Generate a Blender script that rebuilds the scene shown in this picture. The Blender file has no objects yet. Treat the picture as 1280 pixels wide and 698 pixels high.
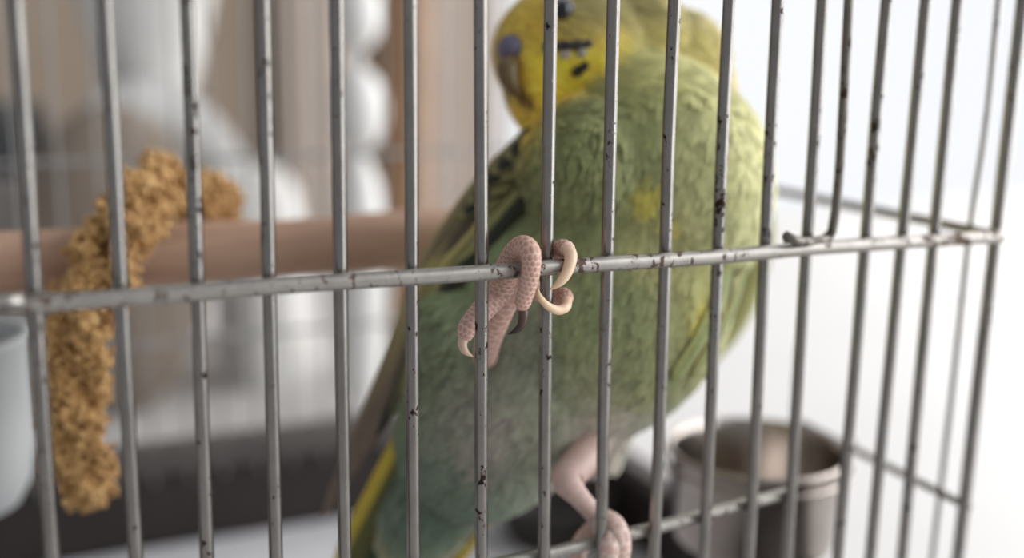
import bpy, bmesh, math, random
import numpy as np
from mathutils import Vector, Matrix
from mathutils.bvhtree import BVHTree

random.seed(7)
rng = np.random.default_rng(7)
SC = bpy.context.scene
COL = SC.collection
MM = 0.001          # all positions below are written in millimetres

# ------------------------------------------------------------------ camera
FPX = 1398.08
YAW, PITCH, ROLL = [math.radians(a) for a in (24.50612, 11.94271, 0.87285)]
CAM = np.array([-86.12, -175.274, 39.323])
_cy, _sy = math.cos(YAW), math.sin(YAW)
FW = np.array([_sy*math.cos(PITCH), _cy*math.cos(PITCH), -math.sin(PITCH)])
_r = np.array([_cy, -_sy, 0.0])
_u = np.cross(_r, FW)
RT = _r*math.cos(ROLL) + _u*math.sin(ROLL)
UP = _u*math.cos(ROLL) - _r*math.sin(ROLL)

cam_data = bpy.data.cameras.new('camera')
cam = bpy.data.objects.new('camera', cam_data)
COL.objects.link(cam)
m = Matrix.Identity(4)
for i in range(3):
    m[i][0], m[i][1], m[i][2], m[i][3] = RT[i], UP[i], -FW[i], CAM[i]*MM
cam.matrix_world = m
cam_data.sensor_width = 36.0
cam_data.lens = FPX/1280*36.0
cam_data.clip_start = 0.005
cam_data.clip_end = 50
cam_data.dof.use_dof = True
cam_data.dof.focus_distance = 0.1965
cam_data.dof.aperture_fstop = 5.0
SC.camera = cam

# ------------------------------------------------------------------ light
world = bpy.data.worlds.new('world')
SC.world = world
world.use_nodes = True
bg = world.node_tree.nodes['Background']
bg.inputs[0].default_value = (0.93, 0.96, 1.0, 1)
bg.inputs[1].default_value = 0.42

def area_light(name, loc, target, size, energy, color):
    d = bpy.data.lights.new(name, 'AREA')
    d.shape = 'RECTANGLE'; d.size = size[0]; d.size_y = size[1]
    d.energy = energy; d.color = color
    o = bpy.data.objects.new(name, d)
    COL.objects.link(o)
    o.location = [c*MM for c in loc]
    v = Vector(target) - Vector(loc)
    o.rotation_euler = v.to_track_quat('-Z', 'Y').to_euler()
    return o
# added, unseen area lights on the right: main light and rim for wire edges
area_light('side_area_light', (1250, -520, 380), (0, 50, 0), (1.6, 1.9), 34.0, (0.97, 0.985, 1.0))
area_light('right_rim_light', (1150, 420, 450), (40, 30, 0), (0.9, 1.4), 12.0, (1.0, 0.99, 0.97))

SC.view_settings.view_transform = 'Standard'
SC.view_settings.look = 'None'
SC.view_settings.gamma = 1.0
SC.view_settings.exposure = 0.12
SC.view_settings.use_curve_mapping = False

# ------------------------------------------------------------------ helpers
def ray(px, py):
    return FW + RT*((px-640)/FPX) - UP*((py-349)/FPX)
def at(px, py, y):                 # point of a pixel's line of sight on the plane Y = y
    d = ray(px, py); return CAM + d*((y-CAM[1])/d[1])
def atx(px, py, x):
    d = ray(px, py); return CAM + d*((x-CAM[0])/d[0])
def atz(px, py, z):
    d = ray(px, py); return CAM + d*((z-CAM[2])/d[2])
def depth(p):
    return float((np.asarray(p)-CAM) @ FW)
def px2mm(n, p):
    return n*depth(p)/FPX

def lin(c):
    c = np.asarray(c, float)/255.0
    return np.where(c <= 0.04045, c/12.92, ((c+0.055)/1.055)**2.4)

def spline(pts, n):
    """Catmull-Rom through pts (k x d), n samples evenly in arc length."""
    P = np.asarray(pts, float)
    if len(P) == 2:
        t = np.linspace(0, 1, n)[:, None]; return P[0]*(1-t)+P[1]*t
    Q = np.vstack([2*P[0]-P[1], P, 2*P[-1]-P[-2]])
    out = []
    for i in range(len(P)-1):
        a, b, c, d = Q[i:i+4]
        t = np.linspace(0, 1, 40, endpoint=(i == len(P)-2))[:, None]
        out.append(0.5*((2*b)+(c-a)*t+(2*a-5*b+4*c-d)*t*t+(3*b-a-3*c+d)*t**3))
    S = np.vstack(out)
    L = np.concatenate([[0], np.cumsum(np.linalg.norm(np.diff(S[:, :3], axis=0), axis=1))])
    s = np.linspace(0, L[-1], n)
    return np.stack([np.interp(s, L, S[:, k]) for k in range(S.shape[1])], 1)

def frames(P):
    T = np.gradient(P, axis=0); T /= np.linalg.norm(T, axis=1)[:, None]+1e-12
    N = np.zeros_like(P)
    a = np.array([0, 0, 1.0]) if abs(T[0][2]) < 0.9 else np.array([1.0, 0, 0])
    n = a-T[0]*(a@T[0]); n /= np.linalg.norm(n)
    for i in range(len(P)):
        n = n-T[i]*(n@T[i]); n /= np.linalg.norm(n); N[i] = n
    return T, N, np.cross(T, N)

class MB:
    """collects vertices, faces and point colours (millimetres)"""
    def __init__(s): s.v, s.f, s.c = [], [], []
    def add(s, v, f, c=None):
        o = sum(len(x) for x in s.v)
        v = np.asarray(v, float)
        s.v.append(v); s.f += [tuple(i+o for i in q) for q in f]
        s.c.append(np.broadcast_to(np.asarray((1, 1, 1) if c is None else c, float), (len(v), 3)))
        return s
    def tube(s, pts, rad, n=40, seg=12, fn=None, col=None, cap=True, curve=True):
        R = np.asarray(rad, float)
        if R.ndim == 0: R = np.full(len(pts), float(R))
        A = np.hstack([np.asarray(pts, float), R[:, None]])
        S = spline(A, n) if curve else A
        P, R = S[:, :3], S[:, 3]; n = len(P)
        T, N, B = frames(P)
        th = np.linspace(0, 2*np.pi, seg, endpoint=False)
        L = np.concatenate([[0], np.cumsum(np.linalg.norm(np.diff(P, axis=0), axis=1))])
        rr = np.repeat(R[:, None], seg, 1); cc = None
        if fn is not None:
            d, cc = fn(L[:, None]+0*rr, th[None, :]+0*rr, rr); rr = rr+d
        V = P[:, None, :]+rr[..., None]*(np.cos(th)[None, :, None]*N[:, None, :]+np.sin(th)[None, :, None]*B[:, None, :])
        F = [(i*seg+j, i*seg+(j+1) % seg, (i+1)*seg+(j+1) % seg, (i+1)*seg+j) for i in range(n-1) for j in range(seg)]
        V = V.reshape(-1, 3)
        C = np.broadcast_to(np.asarray((1, 1, 1) if col is None else col, float), (len(V), 3)) if cc is None else cc.reshape(-1, 3)
        if cap:
            k = len(V)
            V = np.vstack([V, P[0]-T[0]*R[0]*0.55, P[-1]+T[-1]*R[-1]*0.55])
            C = np.vstack([C, C[0], C[k-1]])
            F += [(k, (j+1) % seg, j) for j in range(seg)] + [(k+1, (n-1)*seg+j, (n-1)*seg+(j+1) % seg) for j in range(seg)]
        return s.add(V, F, C)
    def ellipsoid(s, c, ax, seg=24, rings=16, col=None, fn=None):
        th = np.linspace(0, 2*np.pi, seg, endpoint=False); ph = np.linspace(0, np.pi, rings+1)[1:-1]
        ax = np.asarray(ax, float)
        D = np.array([[math.sin(p)*math.cos(t), math.sin(p)*math.sin(t), math.cos(p)] for p in ph for t in th])
        D = np.vstack([D, [0, 0, 1], [0, 0, -1]])
        k = len(D)-2; nr = len(ph)
        F = [(i*seg+j, (i+1)*seg+j, (i+1)*seg+(j+1) % seg, i*seg+(j+1) % seg) for i in range(nr-1) for j in range(seg)]
        F += [(k, j, (j+1) % seg) for j in range(seg)] + [(k+1, (nr-1)*seg+(j+1) % seg, (nr-1)*seg+j) for j in range(seg)]
        return s.add(np.asarray(c)+D@ax, F, col)
    def lathe(s, c, prof, seg=48, col=None):
        """prof: (radius, z) pairs from one end to the other"""
        th = np.linspace(0, 2*np.pi, seg, endpoint=False); n = len(prof)
        V = np.array([[r*math.cos(t), r*math.sin(t), z] for r, z in prof for t in th])+np.asarray(c)
        F = [(i*seg+j, i*seg+(j+1) % seg, (i+1)*seg+(j+1) % seg, (i+1)*seg+j) for i in range(n-1) for j in range(seg)]
        return s.add(V, F, col)
    def box(s, lo, hi):
        x0, y0, z0 = lo; x1, y1, z1 = hi
        V = [(x0, y0, z0), (x1, y0, z0), (x1, y1, z0), (x0, y1, z0), (x0, y0, z1), (x1, y0, z1), (x1, y1, z1), (x0, y1, z1)]
        return s.add(V, [(0, 3, 2, 1), (4, 5, 6, 7), (0, 1, 5, 4), (1, 2, 6, 5), (2, 3, 7, 6), (3, 0, 4, 7)])
    def mesh(s, name, smooth=True):
        me = bpy.data.meshes.new(name)
        V = np.vstack(s.v)
        me.from_pydata((V*MM).tolist(), [], s.f); me.update()
        a = me.color_attributes.new('Col', 'FLOAT_COLOR', 'POINT')
        C = np.hstack([np.vstack(s.c), np.ones((len(V), 1))]).astype(np.float32)
        a.data.foreach_set('color', C.ravel())
        if smooth: me.polygons.foreach_set('use_smooth', [True]*len(me.polygons))
        return me
    def build(s, name, mat, parent=None, smooth=True, bevel=0):
        me = s.mesh(name, smooth); me.materials.append(mat)
        return link(name, me, parent, bevel)

def link(name, me, parent=None, bevel=0):
    o = bpy.data.objects.new(name, me); COL.objects.link(o)
    if parent is not None:
        o.parent = parent
        o.matrix_parent_inverse = Matrix.Translation(parent.matrix_basis.translation).inverted() if parent.type == 'EMPTY' else Matrix.Identity(4)
    if bevel:
        b = o.modifiers.new('edge', 'BEVEL'); b.width = bevel*MM; b.segments = 3; b.limit_method = 'ANGLE'
    return o

def tag(o, label, cat, group=None, kind=None):
    o['label'] = label; o['category'] = cat
    if group: o['group'] = group
    if kind: o['kind'] = kind
    return o
def thing(name, loc, label, cat, group=None):
    o = bpy.data.objects.new(name, None); COL.objects.link(o)
    o.empty_display_size = 0.01
    o.location = [c*MM for c in loc]
    return tag(o, label, cat, group)
def struct(o, label, cat='structure'):
    return tag(o, label, cat, kind='structure')

# ------------------------------------------------------------------ materials
def material(name):
    mt = bpy.data.materials.new(name); mt.use_nodes = True
    nt = mt.node_tree; b = nt.nodes['Principled BSDF']
    return mt, nt, b
def node(nt, t, **kw):
    n = nt.nodes.new(t)
    for k, v in kw.items():
        if k in n.inputs: n.inputs[k].default_value = v
        else: setattr(n, k, v)
    return n
def ramp(nt, stops):
    r = nt.nodes.new('ShaderNodeValToRGB'); e = r.color_ramp.elements
    while len(e) < len(stops): e.new(0.5)
    for el, (p, c) in zip(e, stops):
        el.position = p; el.color = (*c, 1)
    return r
def noise(nt, scale, detail=4, rough=0.55, vec=None, coord='Object'):
    n = nt.nodes.new('ShaderNodeTexNoise')
    n.inputs['Scale'].default_value = scale; n.inputs['Detail'].default_value = detail; n.inputs['Roughness'].default_value = rough
    if vec is None:
        tc = nt.nodes.new('ShaderNodeTexCoord'); vec = tc.outputs[coord]
    nt.links.new(vec, n.inputs['Vector'])
    return n
def bump(nt, b, src, strength, dist):
    bp = nt.nodes.new('ShaderNodeBump'); bp.inputs['Strength'].default_value = strength; bp.inputs['Distance'].default_value = dist
    nt.links.new(src, bp.inputs['Height']); nt.links.new(bp.outputs[0], b.inputs['Normal'])

def m_plain(name, c1, c2, scale, rough=0.6, metal=0.0, bs=0.0, bd=0.0002):
    mt, nt, b = material(name)
    n = noise(nt, scale)
    r = ramp(nt, [(0.3, lin(c1)), (0.7, lin(c2))])
    nt.links.new(n.outputs[0], r.inputs[0]); nt.links.new(r.outputs[0], b.inputs['Base Color'])
    b.inputs['Roughness'].default_value = rough; b.inputs['Metallic'].default_value = metal
    if bs: bump(nt, b, n.outputs[0], bs, bd)
    return mt

def m_wire(name, base, spots, spot_at=0.66, rough=0.3, metal=0.75, seed=0.0):
    mt, nt, b = material(name)
    tc = nt.nodes.new('ShaderNodeTexCoord')
    mp = node(nt, 'ShaderNodeMapping'); mp.inputs['Location'].default_value = (seed, seed, seed); mp.inputs['Scale'].default_value = (1, 1, 0.6)
    nt.links.new(tc.outputs['Object'], mp.inputs['Vector'])
    n1 = noise(nt, 620, 6, 0.68, mp.outputs[0])
    n2 = noise(nt, 260, 3, 0.6, mp.outputs[0])
    n3 = noise(nt, 45, 2, 0.5, mp.outputs[0])
    # wear gathers in patches: fine marks raised by a broad noise
    ad = nt.nodes.new('ShaderNodeMath'); ad.operation = 'MULTIPLY_ADD'; ad.inputs[1].default_value = 0.35
    nt.links.new(n3.outputs[0], ad.inputs[0]); nt.links.new(n1.outputs[0], ad.inputs[2])
    r = ramp(nt, [(spot_at+0.12, (0, 0, 0)), (spot_at+0.15, (1, 1, 1))])
    nt.links.new(ad.outputs[0], r.inputs[0])
    rb = ramp(nt, [(0.3, lin(np.array(base)*0.93)), (0.72, lin(np.minimum(np.array(base)*1.05, 255)))])
    nt.links.new(n2.outputs[0], rb.inputs[0])
    mx = node(nt, 'ShaderNodeMixRGB'); mx.blend_type = 'MIX'
    nt.links.new(r.outputs[0], mx.inputs[0]); nt.links.new(rb.outputs[0], mx.inputs[1])
    mx.inputs[2].default_value = (*lin(spots), 1)
    nt.links.new(mx.outputs[0], b.inputs['Base Color'])
    b.inputs['Metallic'].default_value = metal
    rr = node(nt, 'ShaderNodeMapRange'); rr.inputs[3].default_value = rough; rr.inputs[4].default_value = 0.7
    nt.links.new(r.outputs[0], rr.inputs[0]); nt.links.new(rr.outputs[0], b.inputs['Roughness'])
    inv = nt.nodes.new('ShaderNodeMath'); inv.operation = 'SUBTRACT'; inv.inputs[0].default_value = 1.0
    nt.links.new(r.outputs[0], inv.inputs[1])
    bump(nt, b, inv.outputs[0], 0.3, 0.0001)
    return mt

def m_attr(name, rough=0.6, n_scale=900, amount=0.25, sheen=0.0, sss=0.0, bs=0.0, stretch=None):
    mt, nt, b = material(name)
    a = nt.nodes.new('ShaderNodeAttribute'); a.attribute_name = 'Col'
    n = noise(nt, n_scale, 4, 0.6)
    mr = node(nt, 'ShaderNodeMapRange'); mr.inputs[1].default_value = 0.25; mr.inputs[2].default_value = 0.75
    mr.inputs[3].default_value = 1-amount; mr.inputs[4].default_value = 1+amount
    nt.links.new(n.outputs[0], mr.inputs[0])
    mul = nt.nodes.new('ShaderNodeVectorMath'); mul.operation = 'SCALE'
    nt.links.new(a.outputs['Color'], mul.inputs[0]); nt.links.new(mr.outputs[0], mul.inputs['Scale'])
    nt.links.new(mul.outputs[0], b.inputs['Base Color'])
    b.inputs['Roughness'].default_value = rough
    b.inputs['Sheen Weight'].default_value = sheen
    if sss:
        b.inputs['Subsurface Weight'].default_value = sss
        b.inputs['Subsurface Radius'].default_value = (1.0, 0.45, 0.3)
        b.inputs['Subsurface Scale'].default_value = 0.0012
    if bs: bump(nt, b, n.outputs[0], bs, 0.00015)
    return mt

M = {}
M['wire'] = m_wire('galvanised_wire', (136, 132, 128), (58, 45, 40), 0.675, 0.27, 0.97)
M['wire_cross'] = m_wire('worn_cross_wire', (166, 161, 155), (100, 82, 72), 0.61, 0.40, 0.8, 0.3)
M['wire_pale'] = m_plain('pale_back_wire', (140, 138, 136), (156, 154, 152), 200, 0.5)
M['hook'] = m_wire('hook_wire', (120, 114, 108), (66, 50, 42), 0.64, 0.4, 0.8, 0.8)
M['steel'] = m_plain('brushed_steel', (150, 141, 134), (172, 164, 158), 90, 0.22, 1.0)
M['tray'] = m_plain('dark_brown_plastic', (40, 32, 30), (50, 41, 38), 60, 0.5)
M['tray_lip'] = m_plain('dark_grey_plastic', (78, 72, 70), (90, 84, 80), 60, 0.5)
M['paper'] = m_plain('tray_paper', (196, 194, 198), (214, 212, 214), 40, 0.8)
M['table'] = m_plain('white_table', (208, 205, 203), (214, 211, 209), 8, 0.55)
M['wall'] = m_plain('taupe_plaster', (146, 131, 116), (154, 139, 124), 6, 0.9)
M['curtain'] = m_plain('pale_linen', (216, 204, 194), (224, 213, 204), 30, 0.9)
M['white_gloss'] = m_plain('white_glaze', (212, 210, 207), (220, 218, 215), 10, 0.5)
M['white_cloth'] = m_plain('white_cloth', (208, 206, 203), (218, 216, 213), 40, 0.85)
M['grey_fabric'] = m_plain('taupe_fabric', (124, 111, 99), (134, 121, 109), 60, 0.9)
M['feeder'] = m_plain('feeder_plastic', (168, 172, 172), (180, 183, 183), 30, 0.5)
M['dark_box'] = m_plain('dark_grey_box', (70, 72, 74), (84, 86, 88), 40, 0.6)
M['pale_box'] = m_plain('pale_grey_box', (158, 150, 146), (168, 160, 156), 30, 0.7)
M['post'] = m_plain('brown_wood_post', (116, 86, 60), (136, 104, 76), 25, 0.7)
M['frame'] = m_plain('white_paint', (232, 232, 232), (240, 240, 240), 20, 0.5)
M['floor'] = m_plain('pale_floor', (150, 130, 112), (166, 146, 126), 5, 0.6)
M['plumage'] = m_attr('plumage', 0.75, 1200, 0.22, 0.15)
M['skin'] = m_attr('scaly_skin', 0.5, 1500, 0.12, 0.0, 0.25, 0.15)
M['claw'] = m_attr('claw_horn', 0.32, 900, 0.08, 0.0, 0.08)
M['beak'] = m_attr('beak_horn', 0.4, 600, 0.15)
M['eye'] = m_plain('eye_black', (14, 13, 16), (20, 18, 22), 100, 0.08)
M['seed'] = m_plain('millet_seed', (170, 126, 72), (218, 178, 120), 260, 0.6)
M['stem'] = m_plain('dry_stem', (160, 128, 80), (180, 148, 96), 200, 0.8)

# perch wood: long grain
mt, nt, b = material('perch_wood')
tc = nt.nodes.new('ShaderNodeTexCoord'); mp = node(nt, 'ShaderNodeMapping'); mp.inputs['Scale'].default_value = (18, 160, 160)
nt.links.new(tc.outputs['Object'], mp.inputs['Vector'])
n = noise(nt, 1.0, 5, 0.6, mp.outputs[0])
r = ramp(nt, [(0.3, lin((164, 128, 106))), (0.7, lin((196, 162, 138)))])
nt.links.new(n.outputs[0], r.inputs[0]); nt.links.new(r.outputs[0], b.inputs['Base Color']); b.inputs['Roughness'].default_value = 0.6
bump(nt, b, n.outputs[0], 0.2, 0.0003)
M['perch'] = mt
# window pane lit by overcast daylight outside
mt, nt, b = material('daylit_frosted_pane')
b.inputs['Base Color'].default_value = (0.8, 0.8, 0.8, 1); b.inputs['Roughness'].default_value = 0.6
n = noise(nt, 1.2, 2, 0.5)
r = ramp(nt, [(0.3, (0.88, 0.905, 0.945)), (0.7, (0.925, 0.94, 0.965))])
nt.links.new(n.outputs[0], r.inputs[0]); nt.links.new(r.outputs[0], b.inputs['Emission Color']); b.inputs['Emission Strength'].default_value = 0.92
b.inputs['Base Color'].default_value = (0.05, 0.05, 0.05, 1)
M['pane'] = mt

# ------------------------------------------------------------------ the room
TABLE_Z = -141.0
WALL_Y = 1600.0
struct(MB().box((-2400, WALL_Y, -880), (650, WALL_Y+80, 1700)).build('wall_back', M['wall'], None, False), 'taupe plastered wall behind the cage', 'wall')
struct(MB().box((-2400, -1500, -900), (2600, WALL_Y+80, -880)).build('floor', M['floor'], None, False), 'pale floor under the table', 'floor')
# tall daylit window beside the wall, running round towards the cage's open end
win = MB()
x0, x1 = 650, 2600
win.box((x0, WALL_Y, -880), (x0+60, WALL_Y+60, 1700)).box((x0, WALL_Y, 1640), (x1, WALL_Y+60, 1700)).box((x0, WALL_Y, -880), (x1, WALL_Y+60, -820))
wf = struct(win.build('window_1', M['frame'], None, False), 'tall white framed window with bright frosted pane', 'window')
MB().box((x0+60, WALL_Y+30, -820), (x1, WALL_Y+36, 1640)).build('pane', M['pane'], wf, False)

tb = thing('table', (100, 300, -880), 'white table that the cage stands on', 'table')
MB().box((-900, -320, TABLE_Z-32), (1400, 830, TABLE_Z)).build('table_top', M['table'], tb, False, 3)
for lx in (-850, 1290):
    for ly in (-270, 650):
        MB().box((lx, ly, -880), (lx+60, ly+60, TABLE_Z-32)).build('leg', M['table'], tb, False, 3)

# curtain between the wall and the window
cv = []; NX = 90
for i in range(NX):
    t = i/(NX-1)
    cv.append((310+360*t, 1540+22*math.sin(t*46)+8*math.sin(t*17+1)))
V = [(x, y, z) for (x, y) in cv for z in (-860, 1690)] + [(x, y+4, z) for (x, y) in cv for z in (-860, 1690)]
F = [(2*i, 2*i+2, 2*i+3, 2*i+1) for i in range(NX-1)] + [(2*NX+2*i, 2*NX+2*i+1, 2*NX+2*i+3, 2*NX+2*i+2) for i in range(NX-1)]
tag(MB().add(V, F).build('curtain', M['curtain']), 'pale linen curtain hanging between taupe wall and bright window', 'curtain')

# ------------------------------------------------------------------ things standing on the far part of the table
def on_table(px, Y):
    """table point at distance Y in the direction of pixel column px"""
    p = at(px, 350, Y); return np.array([p[0], Y, TABLE_Z])
# white arched cloth hide with taupe inside
c = on_table(198, 400); K1 = depth(at(198, 250, 400))/depth(at(198, 250, 640))
hd = thing('arched_hide', c, 'white arched cloth hide with taupe cushion inside, beyond the perch', 'pet hide')
def arch(ro, ri, h, w, y0, y1, n=40):
    V = []; F = []
    for i in range(n+1):
        a = math.pi*i/n
        for (rr, hh) in ((ro, h), (ri, h-(ro-ri))):
            x = rr*math.cos(a); z = hh*math.sin(a)**0.9
            for y in (y0, y1): V.append((c[0]+x, c[1]+y, c[2]+z))
    for i in range(n):
        k = 4*i; l = 4*(i+1)
        F += [(k, k+1, l+1, l), (k+2, l+2, l+3, k+3), (k, l, l+2, k+2), (k+1, k+3, l+3, l+1)]
    return V, F
V, F = arch(94*K1, 50*K1, at(198, 100, 400)[2]-TABLE_Z, 0, -10*K1, 60*K1)
MB().add(V, F).build('shell', M['white_cloth'], hd, True)
MB().ellipsoid(c+np.array([-30*K1, -30*K1, (at(170, 128, 375)[2]-TABLE_Z)*0.5]), np.diag([60*K1, 40*K1, (at(170, 128, 375)[2]-TABLE_Z)*0.5])).build('cushion', M['grey_fabric'], hd)
sb = on_table(330, 480); K2 = depth(at(330, 250, 480))/depth(at(330, 250, 742)); zj = at(330, 205, 480)[2]-TABLE_Z
tag(MB().lathe(sb, [(0.1, 0), (22, 0), (24, 6), (24, zj*0.6), (21, zj*0.85), (13, zj*0.97), (0.1, zj)], 40).build('lidded_jar', M['white_gloss']),
    'small white rounded jar beside the arched cloth hide', 'jar')
# white tapered shade of an uplighter hanging over them
c = at(185, 60, 470)
ul = thing('pendant_lamp', (c[0], c[1], 330), 'white tapered lamp shade hanging above the arched hide', 'lamp')
zr = lambda q: at(185, q, 470)[2]
k = depth(c)/FPX
pr = [(14, zr(128)), (40*k, zr(126)), (54*k, zr(112)), (62*k, zr(80)), (74*k, zr(30)), (86*k, zr(-30)), (92*k, zr(-80))]
pr += [(q-3, z+2) for q, z in pr[::-1]]
MB().lathe((c[0], c[1], 0), pr, 48).build('shade', M['white_cloth'], ul)
MB().tube([(c[0], c[1], zr(120)), (c[0], c[1], 1690)], 2.5, 4, 8).build('cord', M['white_gloss'], ul)
# pale box with a dark box on top
c = on_table(35, 420)
h1, h2 = at(35, 222, 420)[2], at(35, 138, 420)[2]
xr1, xr2 = at(112, 250, 420)[0], at(62, 180, 420)[0]
tag(MB().box((c[0]-90, c[1], c[2]), (xr1, c[1]+110, h1)).build('pale_box', M['pale_box'], None, False, 4), 'pale grey storage box on the white table under a dark box', 'box')
tag(MB().box((c[0]-90, c[1]+8, h1), (xr2, c[1]+100, h2)).build('dark_box', M['dark_box'], None, False, 4), 'dark grey box lying on the pale storage box', 'box')
# white bulbous vase and the brown post behind it
c = on_table(450, 330); K3 = depth(at(455, 200, 330))/FPX
zz = [at(455, q, 330)[2]-TABLE_Z for q in (352, 275, 205, 190, 85, 62, -30)]
def bulb(z0, z1, r0, r):
    return [(r0+(r-r0)*math.sin(math.pi*t)**0.5, z0+(z1-z0)*t) for t in np.linspace(0, 1, 14)]
prof = [(0.1, 0), (24*K3, 0), (26*K3, 3)] + bulb(4, zz[2], 16*K3, 36*K3) + bulb(zz[3], zz[4], 8*K3, 35*K3) + bulb(zz[5], zz[6], 8*K3, 32*K3) + [(7*K3, zz[6]+1), (0.1, zz[6]-4)]
tag(MB().lathe(c, prof, 48).build('bulbous_vase', M['white_gloss']), 'white ceramic vase of three stacked bulbs', 'vase')
c = on_table(496, 380)
ps = thing('wooden_post', c, 'brown wooden post on a foot behind the white vase', 'post')
pm = MB()
pm.tube([c+np.array([0, 0, 10]), c+np.array([0, 0, 140]), c+np.array([2, 0, 330])], [17, 18, 18], 30, 20).build('post', M['post'], ps)
MB().lathe(c, [(0.1, 0), (22, 0), (22, 6), (20, 9), (0.1, 9)], 40).build('foot', M['post'], ps)

# ------------------------------------------------------------------ the cage
cage = thing('bird_cage', (-40, 100, TABLE_Z), 'grey wire bird cage with dark brown base tray', 'cage')
Z_TOP, Z_BOT = 190.0, -112.0
XC, XL, YB = 109.0, -215.0, 205.0
BARS = [(-92, -22), (18, 66), (130, 170), (234, 259), (328, 345), (421, 432), (513, 517), (601, 602), (688, 680), (767, 751), (843, 818),
        (911, 880), (972, 936), (1028, 984), (1108, 1047), (1157, 1088), (1197, 1127), (1278, 1197)]
def bar_line(a, b):
    A, B = at(a, 0, 0), at(b, 698, 0)
    def P(z):
        t = (z-A[2])/(B[2]-A[2]); return A*(1-t)+B*t
    return P
BARP = [bar_line(*q) for q in BARS]
for k, P in enumerate(BARP):
    zs = np.linspace(Z_BOT, Z_TOP, 12)
    pts = [P(z)+np.array([rng.normal(0, 0.06), rng.normal(0, 0.06), 0]) for z in zs]
    rad = 1.18 if k < len(BARS)-1 else 1.35
    MB().tube(pts, rad, 60, 16).build('vertical_wire', M['wire'], cage)
# more uprights of the front, out of the frame
for k in range(1, 10):
    x = BARP[0](0)[0]-12*k
    if x > XL: MB().tube([(x, 0, Z_BOT), (x, 0, Z_TOP)], 1.18, 4, 12).build('vertical_wire', M['wire'], cage)

UPW = [(-60, 385.5), (0, 382), (170, 371.5), (340, 358), (430, 352), (513, 347), (600, 341.5), (682, 335), (764, 329.5), (840, 325), (900, 321), (1010, 311), (1100, 305), (1180, 300), (1250, 296)]
pts = [at(a, b, -2.4) for a, b in UPW]
pts = [np.array([XL, -2.4, 0.0])] + pts
MB().tube(pts, 1.42, 160, 18).build('cross_wire', M['wire_cross'], cage)
LOW = [(560, 719), (670, 695.5), (700, 689), (840, 655), (910, 636), (985, 617)]
MB().tube([at(a, b, 2.3) for a, b in LOW], 1.3, 80, 16).build('cross_wire', M['wire_cross'], cage)
# side panel wires
def bow(P0, P1, n=20): return [np.array(P0)*(1-t)+np.array(P1)*t for t in np.linspace(0, 1, n)]
MB().tube(bow((XC, -1, 0.0), (XC+0.5, YB, 0.0)), 1.15, 40, 12).build('side_wire', M['wire'], cage)
MB().tube(bow((XC, -1, -63.0), (XC, 62, -62.3)), 1.0, 30, 12).build('side_wire', M['wire'], cage)
A, B_, C_ = atx(1250, -20, XC), atx(1212, 290, XC), atx(1160, 740, XC)
MB().tube([A+(A-B_)*2.0+np.array([0, 3, 0]), A, atx(1233, 150, XC), B_, atx(1189, 500, XC), C_, C_+(C_-B_)*0.25], 0.62, 50, 10).build('side_wire', M['wire'], cage)
MB().tube([(XC, 62, Z_BOT), (XC, 62, -40)], 0.8, 6, 10).build('side_wire', M['wire_pale'], cage)
# back panel
bw = None
x = XL
while x <= XC+0.1:
    if bw is None:
        mb = MB(); mb.tube([(0, 0, Z_BOT), (0, 0, Z_TOP)], 0.5, 4, 10); bw = mb.build('back_wire', M['wire_pale'], cage)
        o = bw
    else:
        o = bw.copy(); COL.objects.link(o)
    o.location = (x*MM, YB*MM, 0)
    x += 12.0
for z in (0.0, 120.0, -62.0):
    MB().tube([(XL, YB+1.6, z), (XC, YB+1.6, z)], 0.8, 6, 12).build('back_wire', M['wire_pale'], cage)
for (p, q) in (((XL, 0, Z_TOP), (XC, 0, Z_TOP)), ((XL, YB, Z_TOP), (XC, YB, Z_TOP)), ((XL, 0, Z_TOP), (XL, YB, Z_TOP)), ((XC, 0, Z_TOP), (XC, YB, Z_TOP))):
    MB().tube([p, q], 1.4, 6, 12).build('top_wire', M['wire'], cage)
# base tray
TZ0, TZ1 = -136.0, -99.0
tr = MB()
tr.box((XL-6, -8, TABLE_Z), (XC+6, YB+10, TZ0))
tr.box((XL-6, YB+2, TZ0), (XC+6, YB+8, TZ1-9)); tr.box((XL-6, -8, TZ0), (XC+6, -3, TZ1-14))
tr.box((XL-6, -3, TZ0), (XL-1, YB+2, TZ1-9)); tr.box((XC+1, -3, TZ0), (XC+6, YB+2, TZ1-14))
tray = tr.build('base_tray', M['tray'], cage, False, 0.8)
lp = MB()
lp.box((XL-8, YB-1, TZ1-9), (XC+8, YB+10, TZ1)); lp.box((XC-1, -10, TZ1-14), (XC+8, YB-1, TZ1-8)); lp.box((XL-8, -10, TZ1-14), (XL+1, YB-1, TZ1-8)); lp.box((XL+1, -10, TZ1-14), (XC-1, -1, TZ1-8))
lp.build('tray_rim', M['tray_lip'], tray, False, 0.8)
MB().box((XL, -2, TZ0), (XC, YB+1, TZ0+0.5)).build('tray_liner', M['paper'], tray, False)

# door hook curled round an upright
P13 = BARP[13]
c = P13(at(1010, 300, 0)[2])
top = at(1064, -60, -1.0); mid = at(1050, 200, -1.5); bot = at(1041, 284, -1.8)
hp = [top+(top-mid)*0.8, top, mid, bot]
rad = 2.6
for a in np.radians(np.arange(-10, -372, -20)):
    hp.append(np.array([c[0]+4.4*math.cos(a), c[1]+rad*math.sin(a), c[2]-0.2+1.6*(a/6.3+0.5)]))
e = at(981, 294, -3.0)
hp.append(at(996, 301, -4.2)); hp.append(e)
MB().tube(hp, 0.95, 140, 12).build('latch_hook', M['hook'], cage)

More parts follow.
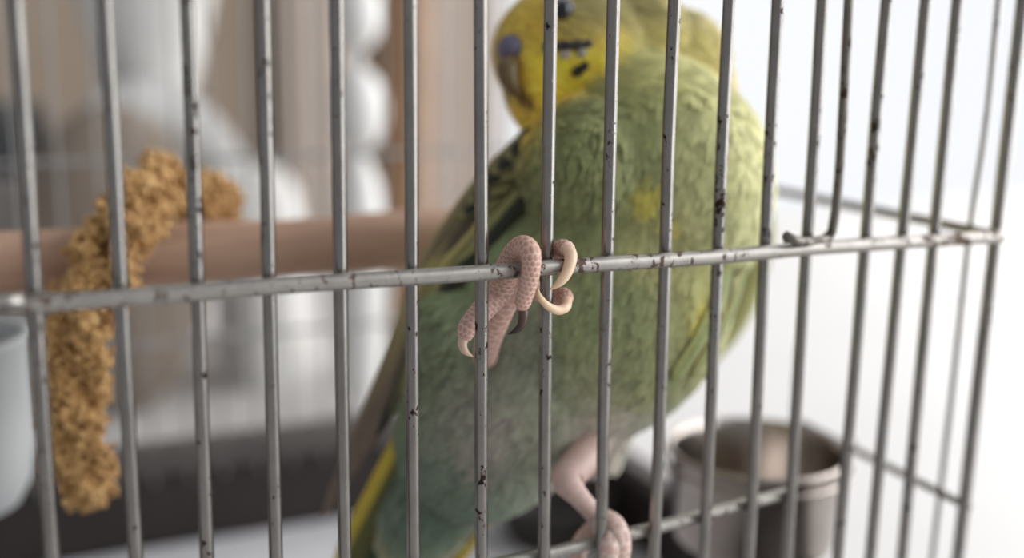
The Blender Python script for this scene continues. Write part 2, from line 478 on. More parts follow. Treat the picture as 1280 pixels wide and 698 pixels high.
# ------------------------------------------------------------------ perch, millet, cups
PY, PZ, PR = 95.0, -11.0, 7.4
pp = [np.array([x, PY, PZ+0.3*math.sin(x*0.07)]) for x in np.linspace(XL+2, 88, 30)]
tag(MB().tube(pp, [PR+0.25*math.sin(i*1.3) for i in range(30)], 120, 28).build('perch', M['perch']), 'round brown wooden perch crossing the cage behind the bird', 'perch')

mil = thing('millet_spray', at(105, 650, 78), 'golden brown millet spray draped over the wooden perch', 'millet spray')
MP = [(282, 262, 108, 26), (255, 243, 106, 34), (225, 236, 102, 38), (190, 240, 92, 44), (160, 268, 82, 46), (140, 310, 78, 46), (120, 360, 78, 46), (102, 420, 78, 46), (94, 475, 78, 44), (97, 530, 78, 41), (104, 580, 78, 36), (107, 622, 78, 27)]
A = np.array([[*at(a, b, y), px2mm(w, at(a, b, y))] for a, b, y, w in MP])
MB().tube(A[:, :3], 1.0, 60, 8).build('stem', M['stem'], mil)
def seed_cluster():
    mb = MB(); bm = bmesh.new(); bmesh.ops.create_icosphere(bm, subdivisions=1, radius=1.0)
    v = np.array([q.co[:] for q in bm.verts]); f = [tuple(w.index for w in q.verts) for q in bm.faces]; bm.free()
    for k in range(34):
        d = rng.normal(size=3); d /= np.linalg.norm(d); r = 3.3*rng.uniform(0.55, 1.0)
        s = rng.uniform(0.62, 0.86)
        mb.add(v*np.array([s, s, s*1.15])+d*r*np.array([1, 1, 1.25]), f)
    mb.tube([(0, 0, -2), (0, 0, 2)], 1.6, 3, 6)
    return mb.mesh('seed_cluster')
protos = [seed_cluster() for _ in range(4)]
for q in protos: q.materials.append(M['seed'])
S = spline(A, 60)
k = 0
for i in range(60):
    T = S[min(i+1, 59), :3]-S[max(i-1, 0), :3]; T /= np.linalg.norm(T)
    a0 = np.cross(T, [0.3, 1, 0.2]); a0 /= np.linalg.norm(a0); b0 = np.cross(T, a0)
    for j in range(3):
        ang = i*1.9+j*math.pi*2/3+rng.uniform(-0.3, 0.3)
        rr = max(S[i, 3]-2.9, 0.8)*rng.uniform(0.55, 1.15)
        p = S[i, :3]+rr*(math.cos(ang)*a0+math.sin(ang)*b0)
        o = bpy.data.objects.new('seed_cluster', protos[k % 4]); COL.objects.link(o)
        o.parent = mil; o.matrix_parent_inverse = Matrix.Translation(mil.location).inverted()
        o.location = p*MM
        o.rotation_euler = rng.uniform(0, 6.28, 3); s = rng.uniform(0.8, 1.35); o.scale = (s, s, s)
        k += 1

# steel cup hung on the side wires
CC = np.array([84.6, 46.0, -61.6]); CS = 0.9
cup = thing('feeding_cup', (CC[0], CC[1], CC[2]-28), 'round stainless steel feeding cup hooked on the cage side', 'cup')
prof = [(0.1, -27.5), (19.0, -27.5), (20.3, -26.3), (20.8, -24), (21.7, -3.0), (22.6, -1.8), (23.2, -0.6), (23.2, 0.3), (22.4, 0.7), (21.6, 0.1), (21.0, -1.5), (20.1, -23.5), (18.8, -26.5), (0.1, -26.7)]
MB().lathe(CC, [(q, z*CS) for q, z in prof], 72).build('bowl', M['steel'], cup)
MB().tube([CC+np.array([23.6*math.cos(a), 23.6*math.sin(a), -3.6]) for a in np.linspace(0, 2*np.pi, 60)], 0.7, 120, 8).build('hanger_ring', M['steel'], cup)
MB().tube([CC+np.array([22, -6, -3.6]), CC+np.array([24.4, -6, -1]), CC+np.array([26.0, -6, 1.0]), CC+np.array([26.2, -6, -3.0])], 0.6, 16, 8).build('hanger_hook', M['steel'], cup)

# low dark dish on the tray floor
DC = atz(703, 668, TZ0+0.5); DC[0] = min(DC[0], XC-24)
tag(MB().lathe(DC, [(0.1, 0), (15, 0), (17, 2), (20.5, 15), (21.5, 16), (20.5, 16.6), (19, 15), (16, 3), (0.1, 2.4)], 48).build('seed_dish', M['tray']), 'low dark brown dish on the tray floor under the bird', 'dish')
# white feeder at the other end of the cage
c = at(-62, 645, 125)
wd = thing('white_feeder', c, 'white rounded plastic feeder hung near the millet spray', 'feeder')
MB().lathe(c, [(0.1, 0), (10, 0.3), (17, 3), (20, 9), (21, 18), (21, 44), (22.5, 46), (22.5, 47.5), (20, 47.5), (19.5, 44), (19.5, 18), (16, 6), (0.1, 3)], 48).build('bowl', M['feeder'], wd)
MB().tube([c+np.array([-20, 0, 46]), c+np.array([-26, 0, 54]), c+np.array([-32, 0, 50])], 1.2, 12, 8).build('hanger_hook', M['white_gloss'], wd)

# ------------------------------------------------------------------ the budgerigar
bird = thing('budgerigar', at(700, 600, 38), 'green and yellow budgerigar clinging to the cage wires', 'bird')
ELL = [  # px, py, Y, half axes px, half depth mm, tilt
    (715, 66, 52, 97, 84, 16.0, 0), (672, 104, 50, 42, 62, 11.0, 8), (806, 104, 54, 98, 78, 18, -28), (782, 52, 54, 84, 68, 16, -20), (852, 98, 54, 62, 56, 16, -35), (806, 185, 41, 128, 118, 21, -25), (735, 215, 40, 95, 95, 20, 0), (835, 70, 54, 74, 58, 16, -28),
    (812, 236, 41, 150, 160, 26, 0), (738, 385, 39, 190, 160, 27, 42), (634, 498, 40, 168, 118, 21, 54), (744, 540, 31, 44, 46, 10, 20), (578, 418, 43, 62, 58, 12, 60), (556, 605, 46, 125, 62, 12, 60)]
mb = MB()
for (a, b_, y, ra, rb, rc, tilt) in ELL:
    p = at(a, b_, y); t = math.radians(tilt)
    e1 = RT*math.cos(t)+UP*math.sin(t); e2 = UP*math.cos(t)-RT*math.sin(t)
    mb.ellipsoid(p, np.array([e1*px2mm(ra, p), e2*px2mm(rb, p), FW*rc]), 40, 28)
tmp = mb.build('tmp_body', M['plumage'])
rm = tmp.modifiers.new('r', 'REMESH'); rm.mode = 'VOXEL'; rm.voxel_size = 0.8*MM
sm = tmp.modifiers.new('s', 'SMOOTH'); sm.iterations = 22; sm.factor = 0.6
dg = bpy.context.evaluated_depsgraph_get()
body_me = bpy.data.meshes.new_from_object(tmp.evaluated_get(dg))
body_me.name = 'body'
bpy.data.objects.remove(tmp)
nv = len(body_me.vertices)
BV = np.empty(nv*3, np.float32); body_me.vertices.foreach_get('co', BV); BV = BV.reshape(-1, 3).astype(float)/MM
polys = [tuple(p.vertices) for p in body_me.polygons]
bvh = BVHTree.FromPolygons([tuple(v) for v in BV], polys)
def hit(px, py):
    d = Vector(ray(px, py)).normalized()
    loc, nrm, i, dist = bvh.ray_cast(Vector(CAM), d)
    if loc is None:
        g = at(px, py, 40); loc, nrm, i, dist = bvh.find_nearest(Vector(g))
    return np.array(loc), np.array(nrm)

ANCH = [(650, 25, (206, 176, 66)), (675, 40, (204, 172, 62)), (735, 12, (158, 146, 84)), (715, 35, (160, 144, 72)), (760, 45, (158, 146, 80)), (800, 75, (150, 148, 78)), (640, 95, (150, 132, 62)), (690, 80, (234, 190, 46)), (670, 100, (230, 186, 50)), (670, 140, (206, 174, 52)), (660, 152, (210, 178, 56)),  # plumage colours with light painted in: paler right shoulder, raised left side
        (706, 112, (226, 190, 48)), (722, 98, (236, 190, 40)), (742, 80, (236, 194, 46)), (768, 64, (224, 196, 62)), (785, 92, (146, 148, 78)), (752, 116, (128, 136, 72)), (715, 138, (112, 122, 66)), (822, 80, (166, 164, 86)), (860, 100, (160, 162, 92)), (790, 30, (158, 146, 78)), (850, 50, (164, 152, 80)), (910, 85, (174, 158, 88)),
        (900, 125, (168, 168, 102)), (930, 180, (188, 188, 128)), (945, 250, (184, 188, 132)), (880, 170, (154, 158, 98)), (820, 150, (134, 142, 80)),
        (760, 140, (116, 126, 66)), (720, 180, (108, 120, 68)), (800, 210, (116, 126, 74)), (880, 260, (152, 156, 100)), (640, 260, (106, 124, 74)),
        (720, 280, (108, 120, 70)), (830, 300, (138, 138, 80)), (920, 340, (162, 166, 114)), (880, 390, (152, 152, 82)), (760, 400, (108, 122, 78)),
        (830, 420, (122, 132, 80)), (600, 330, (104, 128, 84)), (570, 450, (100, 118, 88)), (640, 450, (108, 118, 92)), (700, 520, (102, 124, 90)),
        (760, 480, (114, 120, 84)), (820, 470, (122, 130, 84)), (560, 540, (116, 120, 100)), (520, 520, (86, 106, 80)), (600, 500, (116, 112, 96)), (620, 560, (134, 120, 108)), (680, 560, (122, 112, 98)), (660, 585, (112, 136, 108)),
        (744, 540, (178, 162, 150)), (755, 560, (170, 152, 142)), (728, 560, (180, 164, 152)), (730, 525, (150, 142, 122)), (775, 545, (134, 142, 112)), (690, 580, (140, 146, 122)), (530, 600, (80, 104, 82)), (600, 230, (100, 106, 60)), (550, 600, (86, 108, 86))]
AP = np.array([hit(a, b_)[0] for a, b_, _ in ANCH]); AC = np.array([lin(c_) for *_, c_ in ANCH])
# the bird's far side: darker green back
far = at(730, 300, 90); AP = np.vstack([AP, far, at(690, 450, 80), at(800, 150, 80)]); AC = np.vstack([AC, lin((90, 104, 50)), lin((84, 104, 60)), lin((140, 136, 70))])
SPOTS = [(656, 122, 11, (120, 92, 46)), (812, 246, 19, (206, 190, 70)), (880, 396, 19, (206, 190, 64)), (836, 290, 15, (196, 180, 70))]
SP = [(hit(a, b_)[0], px2mm(r_, at(a, b_, 28)), lin(c_)) for a, b_, r_, c_ in SPOTS]
NAPE = hit(800, 30)[0]; HEADC = at(715, 66, 52); EYE_P, EYE_N = hit(703, 16)
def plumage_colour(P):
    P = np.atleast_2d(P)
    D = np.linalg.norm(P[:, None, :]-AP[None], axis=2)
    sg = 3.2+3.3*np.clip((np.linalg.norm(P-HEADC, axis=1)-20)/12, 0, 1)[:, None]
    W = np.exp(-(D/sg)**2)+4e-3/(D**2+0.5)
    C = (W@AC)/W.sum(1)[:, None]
    # fine dark barring of crown and nape
    t = (P-HEADC)@RT; h = (P-HEADC)@UP
    wN = np.clip((h-3.5)/3, 0, 1)*np.clip((t-1)/5, 0, 1)*np.clip((40-t)/8, 0, 1)
    stripe = 0.5+0.5*np.sin(((P-HEADC)@(RT*0.96-UP*0.28))*2*math.pi/2.7)
    C = C*(1.12-0.62*(wN*stripe)[:, None])
    for p, r_, c_ in SP:
        w = np.clip(1.4-np.linalg.norm(P-p, axis=1)/r_, 0, 1)[:, None]; w = np.minimum(w*(2.2 if r_ < 2.2 else 0.8), 1 if r_ < 2.2 else 0.5)
        C = C*(1-w)+c_*w
    return C
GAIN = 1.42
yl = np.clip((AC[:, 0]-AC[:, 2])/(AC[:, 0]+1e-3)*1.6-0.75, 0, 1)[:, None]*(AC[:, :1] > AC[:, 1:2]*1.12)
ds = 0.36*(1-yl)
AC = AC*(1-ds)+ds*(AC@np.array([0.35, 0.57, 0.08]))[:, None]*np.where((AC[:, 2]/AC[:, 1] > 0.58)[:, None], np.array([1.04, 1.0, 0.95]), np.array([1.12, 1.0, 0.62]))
def set_col(me, C):
    a = me.color_attributes.get('Col') or me.color_attributes.new('Col', 'FLOAT_COLOR', 'POINT')
    a.data.foreach_set('color', np.hstack([C, np.ones((len(C), 1))]).astype(np.float32).ravel())
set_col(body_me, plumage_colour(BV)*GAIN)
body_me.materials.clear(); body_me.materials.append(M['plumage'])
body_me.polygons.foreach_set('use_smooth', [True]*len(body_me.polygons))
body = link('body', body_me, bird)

# contour feathers lying over the body
AXIS = np.array([at(715, 30, 52), at(800, 120, 50), at(800, 250, 41), at(740, 390, 39), at(655, 510, 41), at(585, 620, 46), at(530, 720, 50)])
AX = spline(AXIS, 80); AXT = np.gradient(AX, axis=0); AXT /= np.linalg.norm(AXT, axis=1)[:, None]
BEAK = at(634, 84, 46)
tri_a = []; 
for p in polys:
    for k in range(1, len(p)-1): tri_a.append((p[0], p[k], p[k+1]))
TA = np.array(tri_a)
e1 = BV[TA[:, 1]]-BV[TA[:, 0]]; e2 = BV[TA[:, 2]]-BV[TA[:, 0]]
NR = np.cross(e1, e2); AR = np.linalg.norm(NR, axis=1)/2; NRM = NR/(2*AR[:, None]+1e-12)
def contour_feathers(count):
    # more feathers on the small-feathered head
    cen = BV[TA].mean(1); hd_ = np.clip(1.6-np.linalg.norm(cen-HEADC, axis=1)/16, 0, 1)
    w = AR*(1+4.5*hd_); idx = rng.choice(len(TA), count, p=w/w.sum())
    u = rng.random((count, 2)); s = u.sum(1) > 1; u[s] = 1-u[s]
    P = BV[TA[idx, 0]]+e1[idx]*u[:, :1]+e2[idx]*u[:, 1:]
    N = NRM[idx]
    dh = np.linalg.norm(P-HEADC, axis=1); hw = np.clip((21.5-dh)/3.5, 0, 1)
    near = np.argmin(np.linalg.norm(P[:, None]-AX[None], axis=2), axis=1)
    T = AXT[near]*(1-hw)[:, None]
    away = P-BEAK; away /= np.linalg.norm(away, axis=1)[:, None]
    T = T+away*hw[:, None]+rng.normal(0, 0.10, (count, 3))
    T -= N*(T*N).sum(1)[:, None]; T /= np.linalg.norm(T, axis=1)[:, None]
    B = np.cross(N, T)
    L = rng.uniform(6.5, 10.5, count)*(1-hw)+rng.uniform(1.1, 1.9, count)*hw
    Wd = rng.uniform(0.5, 1.5, count)*(1-hw)+rng.uniform(0.4, 0.7, count)*hw
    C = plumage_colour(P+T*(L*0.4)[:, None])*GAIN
    jit = rng.normal(1.0, 0.07, (count, 1)); C = np.clip(C*jit+rng.normal(0, 0.004, (count, 3)), 0.005, 1)
    ss = np.array([0.0, 0.3, 0.62, 0.86, 1.0]); wp = np.array([0.45, 0.95, 0.9, 0.5, 0.06]); lift = np.array([-0.25, 0.2, 0.32, 0.3, 0.12])
    V = np.zeros((count, 5, 3, 3)); CC_ = np.zeros((count, 5, 3, 3))
    bend = rng.normal(0, 0.12, count); lf = rng.uniform(0.5, 1.25, count)*np.where(hw > 0.5, 0.5, 1.0)
    for i in range(5):
        base = P+T*(L*(ss[i]-0.25))[:, None]+N*(lift[i]*lf-L*0.012*ss[i]**2*L*0.12)[:, None]+B*(bend*L*ss[i]**2)[:, None]
        for j, sd in enumerate((-1, 0, 1)):
            V[:, i, j] = base+B*(sd*Wd*wp[i])[:, None]+N*((0.18 if sd == 0 else 0)*Wd)[:, None]
            CC_[:, i, j] = C*(0.93 if sd == 0 else 1.02)*(0.92+0.16*ss[i])
    q = np.array([(i*3+j, i*3+j+1, (i+1)*3+j+1, (i+1)*3+j) for i in range(4) for j in range(2)])
    F = (np.arange(count)[:, None, None]*15+q[None]).reshape(-1, 4)
    me = bpy.data.meshes.new('plumage')
    me.vertices.add(count*15); me.vertices.foreach_set('co', (V*MM).astype(np.float32).ravel())
    nf = len(F); me.loops.add(nf*4); me.loops.foreach_set('vertex_index', F.astype(np.int32).ravel())
    me.polygons.add(nf); me.polygons.foreach_set('loop_start', np.arange(0, nf*4, 4, dtype=np.int32))
    me.update(calc_edges=True); me.validate()
    me.polygons.foreach_set('use_smooth', [True]*nf)
    set_col(me, CC_.reshape(-1, 3)); me.materials.append(M['plumage'])
    o = link('plumage', me, bird); o['kind'] = 'stuff'
    return o
contour_feathers(24000)
def barbs(count):
    """loose fine barbs of the contour feathers"""
    cen = BV[TA].mean(1); w = AR*(np.linalg.norm(cen-HEADC, axis=1) > 15); idx = rng.choice(len(TA), count, p=w/w.sum())
    u = rng.random((count, 2)); s = u.sum(1) > 1; u[s] = 1-u[s]
    P = BV[TA[idx, 0]]+e1[idx]*u[:, :1]+e2[idx]*u[:, 1:]; N = NRM[idx]
    near = np.argmin(np.linalg.norm(P[:, None]-AX[None, ::2], axis=2), axis=1)*2
    # clumps share a direction
    g = np.sin(P@np.array([0.31, 0.17, 0.23])+1.0)[:, None]*np.array([0.3, 0.1, -0.2])+np.sin(P@np.array([-0.15, 0.29, 0.36]))[:, None]*np.array([-0.15, 0.1, 0.25])
    T = AXT[near]+g+rng.normal(0, 0.16, (count, 3))
    T -= N*(T*N).sum(1)[:, None]; T /= np.linalg.norm(T, axis=1)[:, None]; B = np.cross(N, T)
    L = rng.uniform(4.5, 9, count); Wd = rng.uniform(0.05, 0.13, count)
    C = plumage_colour(P+T*(L*0.4)[:, None])*GAIN*rng.choice([0.7, 0.85, 1.0, 1.15, 1.32], (count, 1))
    V = np.zeros((count, 3, 2, 3))
    for i, (q, lf, wd) in enumerate(((0, 0.35, 1), (0.55, 0.75, 0.8), (1, 0.85, 0.1))):
        c0 = P+T*(L*(q-0.2))[:, None]+N*(lf*rng.uniform(0.6, 1.1, count)-0.010*(L*q)**2)[:, None]+B*(rng.normal(0, 0.25, count)*q)[:, None]
        for j, sd in enumerate((-1, 1)): V[:, i, j] = c0+B*(sd*Wd*wd)[:, None]
    q = np.array([(0, 1, 3, 2), (2, 3, 5, 4)]); F = (np.arange(count)[:, None, None]*6+q[None]).reshape(-1, 4); nf = len(F)
    me = bpy.data.meshes.new('feather_barbs')
    me.vertices.add(count*6); me.vertices.foreach_set('co', (V*MM).astype(np.float32).ravel())
    me.loops.add(nf*4); me.loops.foreach_set('vertex_index', F.astype(np.int32).ravel())
    me.polygons.add(nf); me.polygons.foreach_set('loop_start', np.arange(0, nf*4, 4, dtype=np.int32))
    me.update(calc_edges=True); me.validate()
    set_col(me, np.repeat(np.clip(C, 0.004, 1), 6, axis=0)); me.materials.append(M['plumage'])
    o = link('feather_barbs', me, bird); o['kind'] = 'stuff'
barbs(60000)

# single large feathers: blade with shaft, barbs and coloured edges
def feather(base, tip, w, colfn, normal, sag=0.0, bendv=None, ns=30, nu=9, pw=0.5, name='flight_feather', parent=None, thick=0.25):
    base, tip = np.asarray(base), np.asarray(tip)
    T = tip-base; L = np.linalg.norm(T); T = T/L
    N = np.asarray(normal); N = N-T*(N@T); N /= np.linalg.norm(N); B = np.cross(N, T)
    V = []; C = []
    for side in (1, -1):
        for i in range(ns):
            s = i/(ns-1)
            prof = min(1, (s/0.16)**0.6)*(1-max(0, (s-0.72)/0.28)**2.2)**pw if s < 1 else 0.02
            prof = max(prof, 0.04)
            c0 = base+T*(L*s)+N*(sag*4*s*(1-s))+(0 if bendv is None else np.asarray(bendv)*s*s)
            for j in range(nu):
                u = -1+2*j/(nu-1)
                camber = (1-u*u)*w*0.12
                V.append(c0+B*(u*w*0.5*prof)+N*(camber+(thick*0.5*side*(1-abs(u)**3))))
                C.append(np.clip(colfn(s, u)*(1+0.06*math.sin(s*L*3.1+abs(u)*9)), 0.003, 1))
    F = []
    o = ns*nu
    for i in range(ns-1):
        for j in range(nu-1):
            a = i*nu+j
            F.append((a, a+1, a+nu+1, a+nu)); F.append((o+a, o+a+nu, o+a+nu+1, o+a+1))
    return MB().add(V, F, np.array(C)).build(name, M['plumage'], parent)

# the folded wing on the edge towards the perch
SIDE = -FW*1.0-RT*0.55+UP*0.15
wing_mb = MB()
wpath = [(690, 178, 34, 3.0), (655, 212, 36, 6.0), (610, 268, 40, 6.4), (570, 335, 43, 5.6), (530, 415, 46, 4.2), (495, 500, 48, 2.2)]
wing_mb.tube([at(a, b_, y+9) for a, b_, y, _ in wpath], [r_*0.62 for *_, r_ in wpath], 60, 24, None, lin((58, 60, 34)))
wing = wing_mb.build('wing', M['plumage'], bird)
YEL, DK, OLV, BRN = lin((206, 190, 104)), lin((34, 32, 22)), lin((112, 114, 66)), lin((92, 80, 68))
def edged(center, edge, k=0.62, side=0, tipedge=0.0):
    def fn(s, u):
        uu = abs(u) if side == 0 else u*side
        w = min(1, max(0, (uu-k)/0.18))
        if tipedge: w = max(w, min(1, max(0, (s-tipedge)/0.08)))
        return np.asarray(center)*(1-w)+np.asarray(edge)*w
    return fn
def ribbon(path, w, colfn, normal, ns=44, nu=9, name='flight_feather', parent=None, thick=0.22):
    P = spline(path, ns); T, _, _ = frames(P)
    V = []; C = []
    for side in (1, -1):
        for i in range(ns):
            t = i/(ns-1)
            prof = max(0.05, min(1, 0.35+t*4)*(1-max(0, (t-0.78)/0.22)**2.4)**0.5 if t < 1 else 0.05)
            N = np.asarray(normal)-T[i]*(np.asarray(normal)@T[i]); N /= np.linalg.norm(N); B = np.cross(N, T[i])
            for j in range(nu):
                u = -1+2*j/(nu-1)
                V.append(P[i]+B*(u*w*0.5*prof)+N*((1-u*u)*w*0.10+thick*0.5*side*(1-abs(u)**3)))
                C.append(np.clip(colfn(t, u)*(1+0.10*math.sin(t*70+abs(u)*7)), 0.003, 1))
    F = []; o = ns*nu
    for i in range(ns-1):
        for j in range(nu-1):
            a = i*nu+j; F += [(a, a+1, a+nu+1, a+nu), (o+a, o+a+nu, o+a+nu+1, o+a+1)]
    return MB().add(V, F, np.array(C)).build(name, M['plumage'], parent)
OUT = spline([(662, 158, 0), (604, 226, 0), (562, 286, 0), (526, 346, 0), (492, 440, 0), (456, 530, 0), (404, 648, 0)], 101)
INN = spline([(700, 186, 0), (656, 243, 0), (604, 304, 0), (560, 356, 0), (524, 450, 0), (498, 525, 0), (440, 640, 0)], 101)
NF = 8
for k in range(NF):
    f = k/(NF-1)
    te = int(100*(1.0-0.34*f)); q = OUT*(1-f)+INN*f
    pts = [at(q[i][0], q[i][1], 46-9*f+12*i/100-1.2*(i/100 < 0.3)) for i in np.linspace(2, te, 9).astype(int)]
    pale = [(150, 138, 92), (168, 156, 96), (176, 164, 98), (150, 142, 84), (170, 160, 98), (188, 176, 108), (160, 156, 98), (120, 122, 72)][k]
    dark = [(96, 86, 72), (66, 58, 46), (54, 48, 36), (74, 68, 46), (48, 46, 32), (84, 80, 52), (136, 134, 84), (36, 36, 24)][k]
    def fn(t, u, pale=lin(pale), dark=lin(dark), k=k):
        w = min(1, max(0, (-u-0.15)/0.35))*max(0.0, 1-max(0, t-0.45)/0.35)
        d = dark*(1-t)+lin((116, 100, 86))*t if k < 4 else dark
        return d*(1-w)+pale*w
    ribbon(pts, 4.6 if k < 4 else 4.0, fn, SIDE, parent=wing)
# scalloped coverts along the shoulder: dark bands with pale tips
for i, (tx, ty) in enumerate([(650, 170), (634, 190), (617, 209), (602, 227), (588, 246), (575, 265)]):
    def fn(t, u, i=i):
        w = min(1, max(0, (t-0.42)/0.1))*min(1, max(0, (0.84-t)/0.06))*min(1, max(0, (0.86-abs(u))/0.1))
        return lin((128, 122, 76))*(1-w)+lin((26, 24, 16))*w
    feather(at(tx+52, ty-16, 36+1.0*i), at(tx-4, ty+6, 41+1.0*i), 4.4-0.25*i, fn, SIDE+np.array([0, 0, 0.5]), 0.6, None, 22, 9, 0.5, 'covert_feather', wing)
# the other wing, just showing along the far edge of the breast
w2 = MB().tube([at(928, 200, 52), at(944, 290, 54), at(918, 390, 54), at(880, 455, 52)], [3.5, 5.0, 4.4, 2.4], 40, 20, None, lin((150, 150, 96))).build('wing', M['plumage'], bird)
for pl, w, c1, c2 in (([(944, 330), (926, 385), (902, 430), (876, 468)], 4.2, (104, 88, 58), (150, 130, 84)), ([(926, 330), (908, 385), (884, 430), (858, 468)], 4.6, (124, 130, 78), (150, 146, 88)), ([(906, 330), (890, 380), (866, 428), (836, 472)], 4.6, (130, 138, 84), (160, 160, 98))):
    hs = [hit(*q) for q in pl]
    pts = [h[0]+h[1]*1.3 for h in hs]
    ribbon(pts, w, edged(lin(c1)*1.2, lin(c2)*1.2, 0.55), hs[1][1], parent=w2)

# tail
TF = [((526, 520, 46), (420, 728, 54), 7.0, edged(lin((92, 92, 48)), lin((196, 172, 60)), 0.1, -1)),
      ((544, 540, 46), (440, 760, 57), 7.0, edged(lin((58, 84, 62)), lin((190, 168, 60)), 0.62, -1)),
      ((574, 566, 44), (486, 800, 60), 9.5, edged(lin((70, 106, 84)), lin((56, 84, 68)), 0.6)),
      ((592, 572, 44), (520, 800, 60), 9.5, edged(lin((76, 112, 90)), lin((60, 88, 70)), 0.6)),
      ((618, 590, 45), (515, 770, 53), 7.0, edged(lin((58, 62, 44)), lin((92, 118, 90)), 0.6, -1)),
      ((634, 600, 45), (535, 745, 50), 5.0, edged(lin((52, 54, 36)), lin((204, 178, 58)), 0.0, 1))]
for a, b_, w, fn in TF:
    feather(at(*a), at(*b_), w, fn, -FW-RT*0.2, 0.8, None, name='tail_feather', parent=bird)

# face
p, nrm = hit(641, 62)
cere = MB().ellipsoid(p+nrm*0.4, np.array([RT*3.1, UP*3.2, FW*3.6]), 24, 16, lin((104, 98, 122))).build('cere', M['beak'], bird)
for s in (-1, 1):
    MB().ellipsoid(p+nrm*1.9+RT*0.3+FW*1.2*s+UP*0.5-RT*1.2*(s > 0), np.diag([0.5, 0.5, 0.5]), 10, 8, lin((50, 44, 60))).build('nostril', M['beak'], cere)
bp = [hit(640, 74)[0]-hit(640, 74)[1]*0.6, at(635, 86, 43), at(637, 101, 41.5), at(645, 115, 41.5), at(652, 124, 43)]
MB().tube(bp, [2.0, 2.3, 1.9, 1.1, 0.25], 40, 20, None, lin((104, 84, 52))).build('beak', M['beak'], bird)
def patch(name, px, py, rx, ry, tilt, colr):
    p, nrm = hit(px, py); t = math.radians(tilt); k = depth(p)/FPX
    e1_ = RT*math.cos(t)+UP*math.sin(t); e1_ = e1_-nrm*(e1_@nrm); e1_ /= np.linalg.norm(e1_); e2_ = np.cross(nrm, e1_)
    MB().ellipsoid(p+nrm*0.55, np.array([e1_*rx*1.2*k, e2_*ry*1.35*k, nrm*0.8]), 20, 12, lin(colr)).build(name, M['plumage'], bird)
for q in ((690, 59, 10, 6, 4, (40, 38, 54)), (706, 58, 9, 5.5, 0, (36, 34, 46)), (721, 57, 9, 5, 5, (40, 38, 48)), (734, 55, 6, 4.5, 10, (58, 54, 56))):
    patch('cheek_patch', *q)
for q in ((707, 68, 6.5, 4.5, 10, (176, 166, 152)), (727, 66, 6, 4.5, 15, (164, 156, 138))):
    patch('pale_spot', *q)
patch('throat_spot', 722, 88, 8, 5.5, 40, (26, 22, 12)); patch('throat_spot', 730, 82, 6, 4.5, 40, (30, 26, 14))
ring = MB().tube([EYE_P+EYE_N*0.5+2.3*(math.cos(a)*RT+math.sin(a)*UP) for a in np.linspace(0, 2*np.pi, 24)], 0.42, 48, 8, None, lin((138, 140, 156)))
ring.build('eye_ring', M['beak'], bird)
MB().ellipsoid(EYE_P+EYE_N*0.2, np.diag([2.1, 2.1, 2.1]), 24, 16).build('eye', M['eye'], bird)

# feet: scaled toes
def scales(period=0.82, n=10, h=0.13, c_mid=(186, 145, 129), c_gap=(216, 186, 171), fade=0.0):
    cm, cg = lin(c_mid), lin(c_gap)
    def fn(s, th, r):
        row = np.floor(s/period)
        fu = s/period-row-0.5
        v = th/(2*np.pi)*n+0.5*(row % 2); fv = v-np.floor(v)-0.5
        e = np.maximum(np.abs(fu*2)**2.2+0*fv, 0)+np.abs(fv*2)**2.6
        b_ = np.clip(1.0-e, -0.25, 1)
        w = np.clip((b_+0.05)*1.6, 0, 1)[..., None]
        tone = (1+0.10*np.sin(row*12.9+np.floor(v)*7.7))[..., None]
        return h*np.clip(b_, 0, 1)**0.6*np.minimum(1, r/1.2), (cm*tone)*w+cg*(1-w)
    return fn
def smooth_skin(c_):
    cc = lin(c_)
    def fn(s, th, r):
        ringv = 0.5+0.5*np.sin(s*2*np.pi/1.5)
        return 0.06*ringv, np.broadcast_to(cc, s.shape+(3,))*(1+0.08*ringv[..., None])
    return fn
def P3(l): return [at(*q) for q in l]
foot = MB()
foot.tube(P3([(626, 366, 5.0), (632, 343, 4.0), (642, 319, 1.4), (654, 308, -2.2), (663, 316, -5.0), (664, 335, -5.7), (660, 357, -5.4), (656, 370, -5.0), (653.5, 380, -4.6), (653, 388, -4.3)]),
          [2.4, 2.25, 2.05, 1.85, 1.7, 1.58, 1.48, 1.4, 1.3, 0.7], 210, 54, scales())
foot.tube(P3([(648, 336, 5), (672, 326, 5), (692, 317, 3.6), (703, 311, 0.4), (710, 312, -2.2)]), [2.0, 1.9, 1.65, 1.6, 1.35], 120, 48, scales(0.9, 8))
foot.tube(P3([(648, 354, 6), (672, 364, 6), (692, 370, 4.4), (704, 371, 1.6), (708, 374, -0.4)]), [2.0, 1.8, 1.6, 1.6, 1.25], 120, 48, scales(0.9, 8))
foot.tube(P3([(640, 352, 5.5), (618, 372, 5.6), (598, 394, 5.4), (585, 410, 5.0), (580, 423, 5.0)]), [2.4, 2.3, 2.0, 1.75, 1.2], 140, 50, scales(0.85, 10, 0.14, (198, 158, 146), (222, 192, 180)))
foot.tube(P3([(644, 348, 6.5), (632, 374, 8.0), (619, 403, 11.5), (610, 428, 17), (606, 446, 26)]), [2.6, 2.5, 2.5, 2.4, 2.4], 140, 44, scales(1.3, 6, 0.10, (204, 162, 148), (226, 194, 180)))
foot.ellipsoid(at(641, 349, 5.6), np.array([RT*2.6, UP*2.6, FW*2.4]), 28, 20, lin((206, 164, 148)))
ft = foot.build('foot', M['skin'], bird); ft['label'] = 'pink scaly foot gripping the worn cross wire'
def claw(pts, rad, c0, c1, parent):
    mb = MB()
    a0, a1 = lin(c0), lin(c1)
    def fn(s, th, r):
        t = (s/s.max())[..., None]; return 0*r, a0*(1-t)+a1*t
    mb.tube(P3(pts), rad, 60, 20, fn).build('claw', M['claw'], parent)
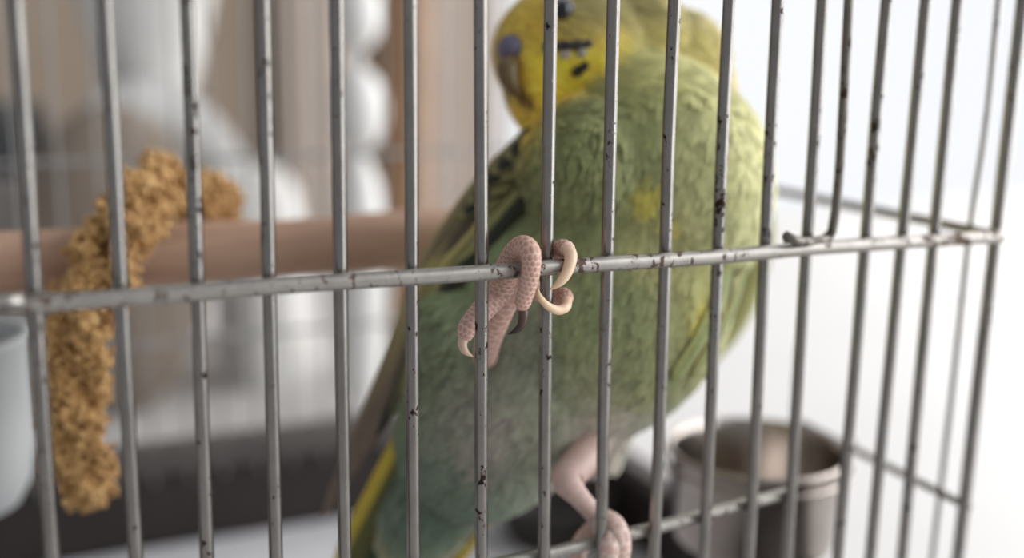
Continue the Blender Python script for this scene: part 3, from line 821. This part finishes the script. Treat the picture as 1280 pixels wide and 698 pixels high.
claw([(653, 380, -4.4), (654, 395, -4.6), (651, 407, -4.5), (644, 414, -4.2), (635, 418, -3.6)], [0.85, 0.85, 0.7, 0.48, 0.08], (96, 70, 60), (24, 16, 12), ft)
claw([(710, 311, -2.4), (713.5, 322, -3.9), (709, 340, -4.7), (700, 353, -4.8), (688, 362, -4.2)], [1.25, 1.15, 1.0, 0.78, 0.14], (222, 190, 166), (230, 204, 168), ft)
claw([(708.5, 375, -0.6), (707, 384, -2.0), (697, 388, -2.6), (684, 382, -2.9), (674, 370, -2.6), (671, 356, -1.8)], [1.0, 0.95, 0.85, 0.7, 0.5, 0.1], (232, 196, 172), (228, 202, 160), ft)
claw([(580, 422, 5.0), (578, 431, 4.6), (582, 440, 4.4), (591, 446, 5.2)], [1.0, 0.85, 0.6, 0.1], (220, 188, 172), (206, 178, 150), ft)

leg = MB()
leg.tube(P3([(744, 548, 27), (734, 566, 20), (717, 588, 13), (709, 602, 10), (724, 622, 7.6), (744, 644, 6.6), (757, 660, 5.2)]), [3.9, 3.7, 3.4, 3.0, 2.05, 1.95, 2.3], 120, 36, smooth_skin((200, 172, 163)))
SC2 = scales(1.2, 7, 0.12, (202, 172, 160), (222, 200, 190))
leg.tube(P3([(752, 652, 6), (766, 658, 2.0), (774, 672, -1.2), (776, 690, -1.6), (772, 708, -1.0)]), [2.6, 2.3, 2.1, 1.9, 1.5], 100, 36, SC2)
leg.tube(P3([(752, 656, 6), (762, 668, 1.0), (763, 684, -1.8), (760, 704, -1.8)]), [2.3, 2.0, 1.9, 1.5], 100, 36, SC2)
leg.tube(P3([(754, 656, 8), (738, 668, 8), (725, 684, 7), (722, 700, 6)]), [2.3, 2.1, 1.9, 1.4], 100, 36, SC2)
lg = leg.build('foot', M['skin'], bird); lg['label'] = 'pale pink foot standing on the lower cross wire'
claw([(772, 706, -1.0), (771, 716, -1.0), (766, 724, 0.4), (758, 728, 1.6)], [1.1, 0.9, 0.6, 0.1], (220, 188, 172), (120, 96, 80), lg)
claw([(760, 702, -1.8), (759, 712, -1.8), (754, 720, -0.6), (747, 724, 0.6)], [1.1, 0.9, 0.6, 0.1], (220, 188, 172), (120, 96, 80), lg)
claw([(722, 698, 6), (722, 708, 5), (727, 716, 4), (735, 720, 3.4)], [1.1, 0.9, 0.6, 0.1], (220, 188, 172), (120, 96, 80), lg)
